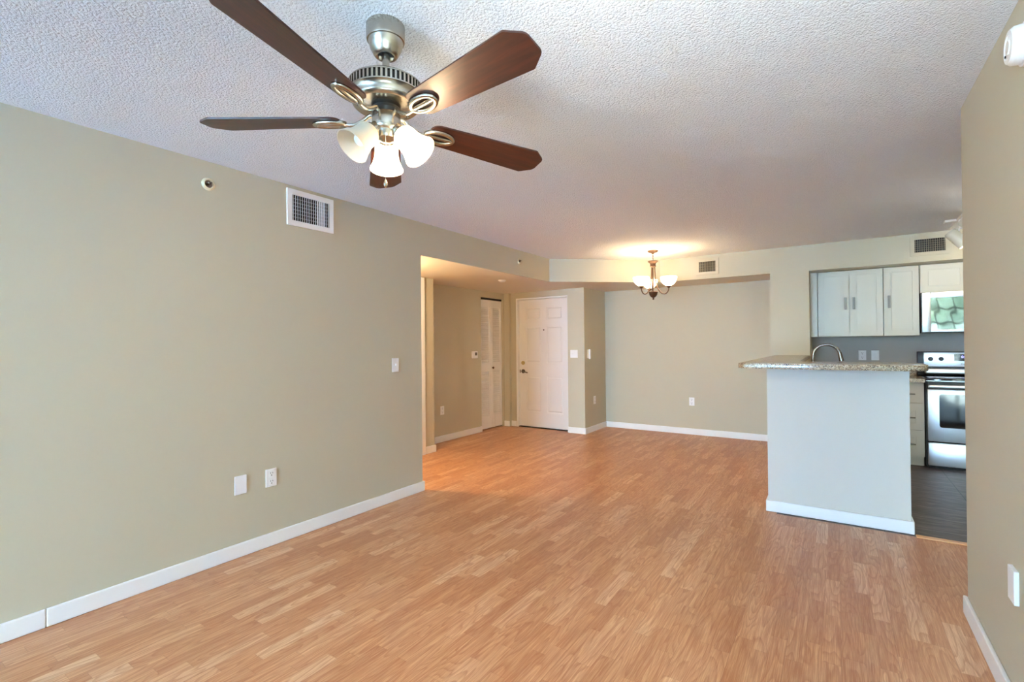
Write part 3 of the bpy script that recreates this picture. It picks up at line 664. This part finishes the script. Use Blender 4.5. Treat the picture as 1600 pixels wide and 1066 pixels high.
def wall_cabinet(label, x0, x1, z0, z1, doors, pulls, filler=None):
    t = thing('wall_cabinet', label, 'cabinet', ((x0+x1)/2, UY+.17, z0), 0, 'cream wall cabinets'); B = t.location.copy()
    b = boxes((x0, x1, UY+.022, 7.248, z0, z1))
    if filler: box(b, filler[0], filler[1], UY+.01, 7.248, z0, z1)
    obj('body', b, M_CAB, t, B)
    for (d0, d1), (px, pz0, pz1) in zip(doors, pulls):
        b = bmesh.new(); shaker(b, d0, d1, z0+.002, z1-.004, UY); d = obj('door', b, M_CAB, t, B)
        b = bmesh.new(); vpull(b, px, pz0, pz1, UY); obj('handle', b, M_PULL, d, B)
wall_cabinet('wide cream wall cabinet with two doors, at the left end over the faucet', -.181, .432, 1.376, 2.133, [(-.179, .1215), (.1275, .429)], [(.087, 1.683, 1.820), (.165, 1.683, 1.820)], (-.258, -.187))
wall_cabinet('narrow cream wall cabinet with one door, left of the microwave', .436, .742, 1.376, 2.133, [(.439, .740)], [(.483, 1.683, 1.820)])
wall_cabinet('short cream cabinet directly above the microwave', .748, 1.508, 1.832, 2.133, [(.752, 1.126), (1.132, 1.504)], [(1.102, 1.905, 2.045), (1.156, 1.905, 2.045)])
# base units
t = thing('drawer_cabinet', 'white three drawer base cabinet left of the range', 'cabinet', (.56, 6.9, 0)); B = (.56, 6.9, 0)
b = boxes((.275, .753, 6.641, 7.24, .10, .88), (.275, .753, 6.68, 7.24, 0, .10)); obj('body', b, M_DOOR, t, B)
obj('toe_kick', boxes((.275, .745, 6.664, 6.68, .001, .098)), M_DOOR, t, B)
for z0, z1, fr in ((.665, .876, 0), (.382, .660, 1), (.105, .377, 1)):
    b = bmesh.new()
    if fr: shaker(b, .29, .752, z0, z1, 6.62, .07)
    else: box(b, .29, .752, 6.62, 6.64, z0, z1, bev=.002)
    d = obj('drawer', b, M_DOOR, t, B); b = bmesh.new(); hpull(b, .38, .677, (z0+z1)/2-.012, 6.62); obj('handle', b, M_PULL, d, B)
t = thing('sink_cabinet', 'white sink base cabinet behind the half wall', 'cabinet', (-.04, 5.49, 0)); B = (-.04, 5.49, 0)
obj('body', boxes((-.338, -.15, 4.42, 6.57, 0, .88), (-.15, .235, 4.42, 6.57, .10, .69), (.205, .235, 4.42, 6.57, .69, .88)), M_CAB, t, B)
for k in range(4):
    b = bmesh.new(); shaker(b, 0, .525, .11, .87, 0); bmesh.ops.rotate(b, verts=b.verts[:], cent=(0, 0, 0), matrix=Matrix.Rotation(PI/2, 3, 'Z')); bmesh.ops.translate(b, verts=b.verts[:], vec=(.256, 4.425+k*.536, 0)); obj('door', b, M_CAB, t, B)

# ------------------------------------------------------------------ range
SX0, SX1 = .772, 1.530
rg = thing('kitchen_range', 'stainless electric range with black cooktop in the kitchen', 'range', (1.15, 6.9, 0)); B = (1.15, 6.9, 0)
obj('body', boxes((SX0-.012, SX1+.004, 6.585, 7.235, .025, .90), (SX0+.02, SX1-.03, 6.65, 7.20, 0, .025)), M_BLACK, rg, B)
b = bmesh.new(); box(b, SX0-.012, SX1+.004, 6.545, 7.235, .90, .932, bev=.006); ck = obj('cooktop', b, M_BGLASS, rg, B, 40)
obj('front_trim', boxes((SX0-.012, SX1+.004, 6.538, 6.545, .902, .909)), M_STEEL, rg, B)
for cx_, cy_, r in ((.96, 6.72, .10), (1.34, 6.72, .08), (.96, 6.96, .075), (1.34, 6.96, .10)):
    b = bmesh.new(); lathe(b, [(r, .9322), (r+.004, .9322), (r+.004, .9326), (r, .9326)], 36, Matrix.Translation((cx_, cy_, 0))); obj('burner_ring', b, M_LCD, ck, B)
bgd = bmesh.new(); box(bgd, SX0-.012, SX1+.004, 7.165, 7.235, .932, 1.195, bev=.006); gd = obj('back_guard', bgd, M_BLACK, rg, B, 40)
b = bmesh.new(); box(b, SX0+.042, SX1-.045, 7.150, 7.166, 1.030, 1.186, bev=.004); obj('control_panel', b, M_STEEL, gd, B, 40)
b = bmesh.new(); box(b, SX0+.045, SX1-.05, 7.08, 7.150, .945, 1.008, bev=.018, seg=4); obj('vent_ledge', b, M_STEEL, gd, B, 50)
for kx in (.872, .962, 1.37, 1.45):
    b = bmesh.new(); cyl(b, (kx, 7.150, 1.114), (kx, 7.128, 1.114), .024, 28, .021); box(b, kx-.004, kx+.004, 7.121, 7.13, 1.094, 1.134, bev=.002); obj('knob', b, M_BLACK, gd, B, 40)
b = bmesh.new(); box(b, 1.071, 1.31, 7.146, 7.151, 1.092, 1.166, bev=.002); ds = obj('clock_display', b, M_BGLASS, gd, B)
def text(name, s, size, loc, m, parent, base, align='LEFT'):
    cu = bpy.data.curves.new(name, 'FONT'); cu.body = s; cu.size = size; cu.extrude = .0004; cu.align_x = align
    tmp = bpy.data.objects.new(name, cu); COL.objects.link(tmp)
    dg = bpy.context.evaluated_depsgraph_get(); me = bpy.data.meshes.new_from_object(tmp.evaluated_get(dg)); bpy.data.objects.remove(tmp)
    me.transform(Matrix.Translation(Vector(loc)-Vector(base)) @ Matrix.Rotation(PI/2, 4, 'X')); me.materials.clear(); me.materials.append(m)
    o = bpy.data.objects.new(name, me); COL.objects.link(o); o.parent = parent; return o
text('clock_digits', '0:00', .036, (1.128, 7.1455, 1.126), M_LED, ds, B)
text('brand_lettering', 'Frigidaire', .022, (1.127, 7.1495, 1.052), M_LCD, gd, B)
b = bmesh.new(); box(b, SX0, SX1-.006, 6.555, 6.585, .285, .818, bev=.006); od = obj('oven_door', b, M_STEEL, rg, B, 40)
b = bmesh.new(); t2 = round_poly([(.862, .43), (1.44, .43), (1.44, .772), (.862, .772)], [.025]*4, 5); prism(b, t2, 0, .004, 0, 1, Matrix.Translation((0, 6.556, 0)) @ Matrix.Rotation(PI/2, 4, 'X')); obj('oven_window', b, M_BGLASS, od, B)
b = bmesh.new(); box(b, SX0, SX1-.006, 6.500, 6.525, .838, .866, bev=.008, seg=3)
for hx in (SX0+.03, SX1-.05): box(b, hx, hx+.02, 6.52, 6.56, .842, .862)
obj('oven_handle', b, M_STEEL, od, B, 50)
obj('vent_strip', boxes((SX0, SX1-.006, 6.553, 6.585, .822, .898)), M_BLACK, rg, B)
b = bmesh.new(); box(b, SX0, SX1-.006, 6.555, 6.585, .035, .270, bev=.006); obj('storage_drawer', b, M_STEEL, rg, B, 40)

# ------------------------------------------------------------------ microwave
mw = thing('microwave', 'stainless microwave with mirrored window over the range', 'microwave', (1.13, 6.95, 1.40)); B = (1.13, 6.95, 1.40)
obj('body', boxes((.750, 1.506, 6.736, 7.246, 1.402, 1.829)), M_BLACK, mw, B)
MFX0, MFX1 = .756, 1.500
b = bmesh.new()
for q in ((MFX0, .826, 1.408, 1.827), (1.31, MFX1, 1.408, 1.827), (.826, 1.31, 1.768, 1.827), (.826, 1.31, 1.408, 1.434)): box(b, q[0], q[1], 6.71, 6.736, q[2], q[3], bev=.004)
dr = obj('door', b, M_STEEL, mw, B, 40)
b = bmesh.new(); nx, nz_ = 28, 18                             # slightly dished mirrored pane
gv = [[b.verts.new(((.822+.492*i/nx), 6.717+.0012*math.sin(i*.9+.5*j)*.09+.004*((i/nx-.5)**2), 1.430+.342*j/nz_)) for j in range(nz_+1)] for i in range(nx+1)]
for i in range(nx):
    for j in range(nz_): b.faces.new((gv[i][j], gv[i+1][j], gv[i+1][j+1], gv[i][j+1]))
obj('door_window', b, M_MIRROR, dr, B, 80)
b = bmesh.new(); tube(b, [(1.345, 6.684, 1.45), (1.345, 6.679, 1.62), (1.345, 6.684, 1.79)], .010, 12); box(b, 1.338, 1.352, 6.684, 6.71, 1.455, 1.47); box(b, 1.338, 1.352, 6.684, 6.71, 1.77, 1.785); obj('door_handle', b, M_STEEL, dr, B, 50)
obj('keypad', boxes((1.375, 1.49, 6.7085, 6.71, 1.44, 1.80)), M_BGLASS, mw, B)

# ------------------------------------------------------------------ outdoors, seen only in reflections
b = boxes((-30, 30, -40, 3.0, -.12, -.07)); struct('ground', b, ground(), 'pale concrete patio outside the windows')
def shrub(name, label, cat, x, y, r, h, n, m, trunk=0):
    t = thing(name, label, cat, (x, y, -.07)); b = bmesh.new(); rnd = random.Random(int(x*97+y*31))
    for _ in range(n):
        th, ph = rnd.uniform(0, 2*PI), math.acos(rnd.uniform(-1, 1)); k = r*rnd.uniform(.55, 1)
        c = Vector((k*math.sin(ph)*math.cos(th), k*math.sin(ph)*math.sin(th), trunk+h/2+.5*h*math.cos(ph)*k/r))
        s = rnd.uniform(.06, .13)*r; u = Vector((rnd.gauss(0, 1), rnd.gauss(0, 1), rnd.gauss(0, 1))).normalized(); v = u.orthogonal().normalized()
        b.faces.new([b.verts.new(c+p) for p in (u*s, v*s*.4, -u*s, -v*s*.4)])
    obj('foliage', b, m, t)
    b = bmesh.new(); cyl(b, (0, 0, 0), (0, 0, trunk+h*.5), .06 if trunk else .03, 10); obj('trunk', b, mat('bark', srgb(92, 74, 58), .9), t)
LEAF1, LEAF2 = leaf('hedge_leaves', (38, 66, 28), (92, 128, 58)), leaf('tree_leaves', (110, 128, 106), (186, 200, 178))
shrub('garden_tree', 'leafy green tree outside the nook window', 'tree', 3.0, -9.0, 1.7, 3.4, 2600, LEAF2, 1.5)
shrub('garden_shrub', 'low green shrub outside the nook window', 'shrub', 4.6, -7.0, .8, 1.2, 900, LEAF1)
shrub('garden_hedge', 'rounded green hedge outside the patio door', 'hedge', -4.2, -9.5, 2.0, 2.2, 900, LEAF1)
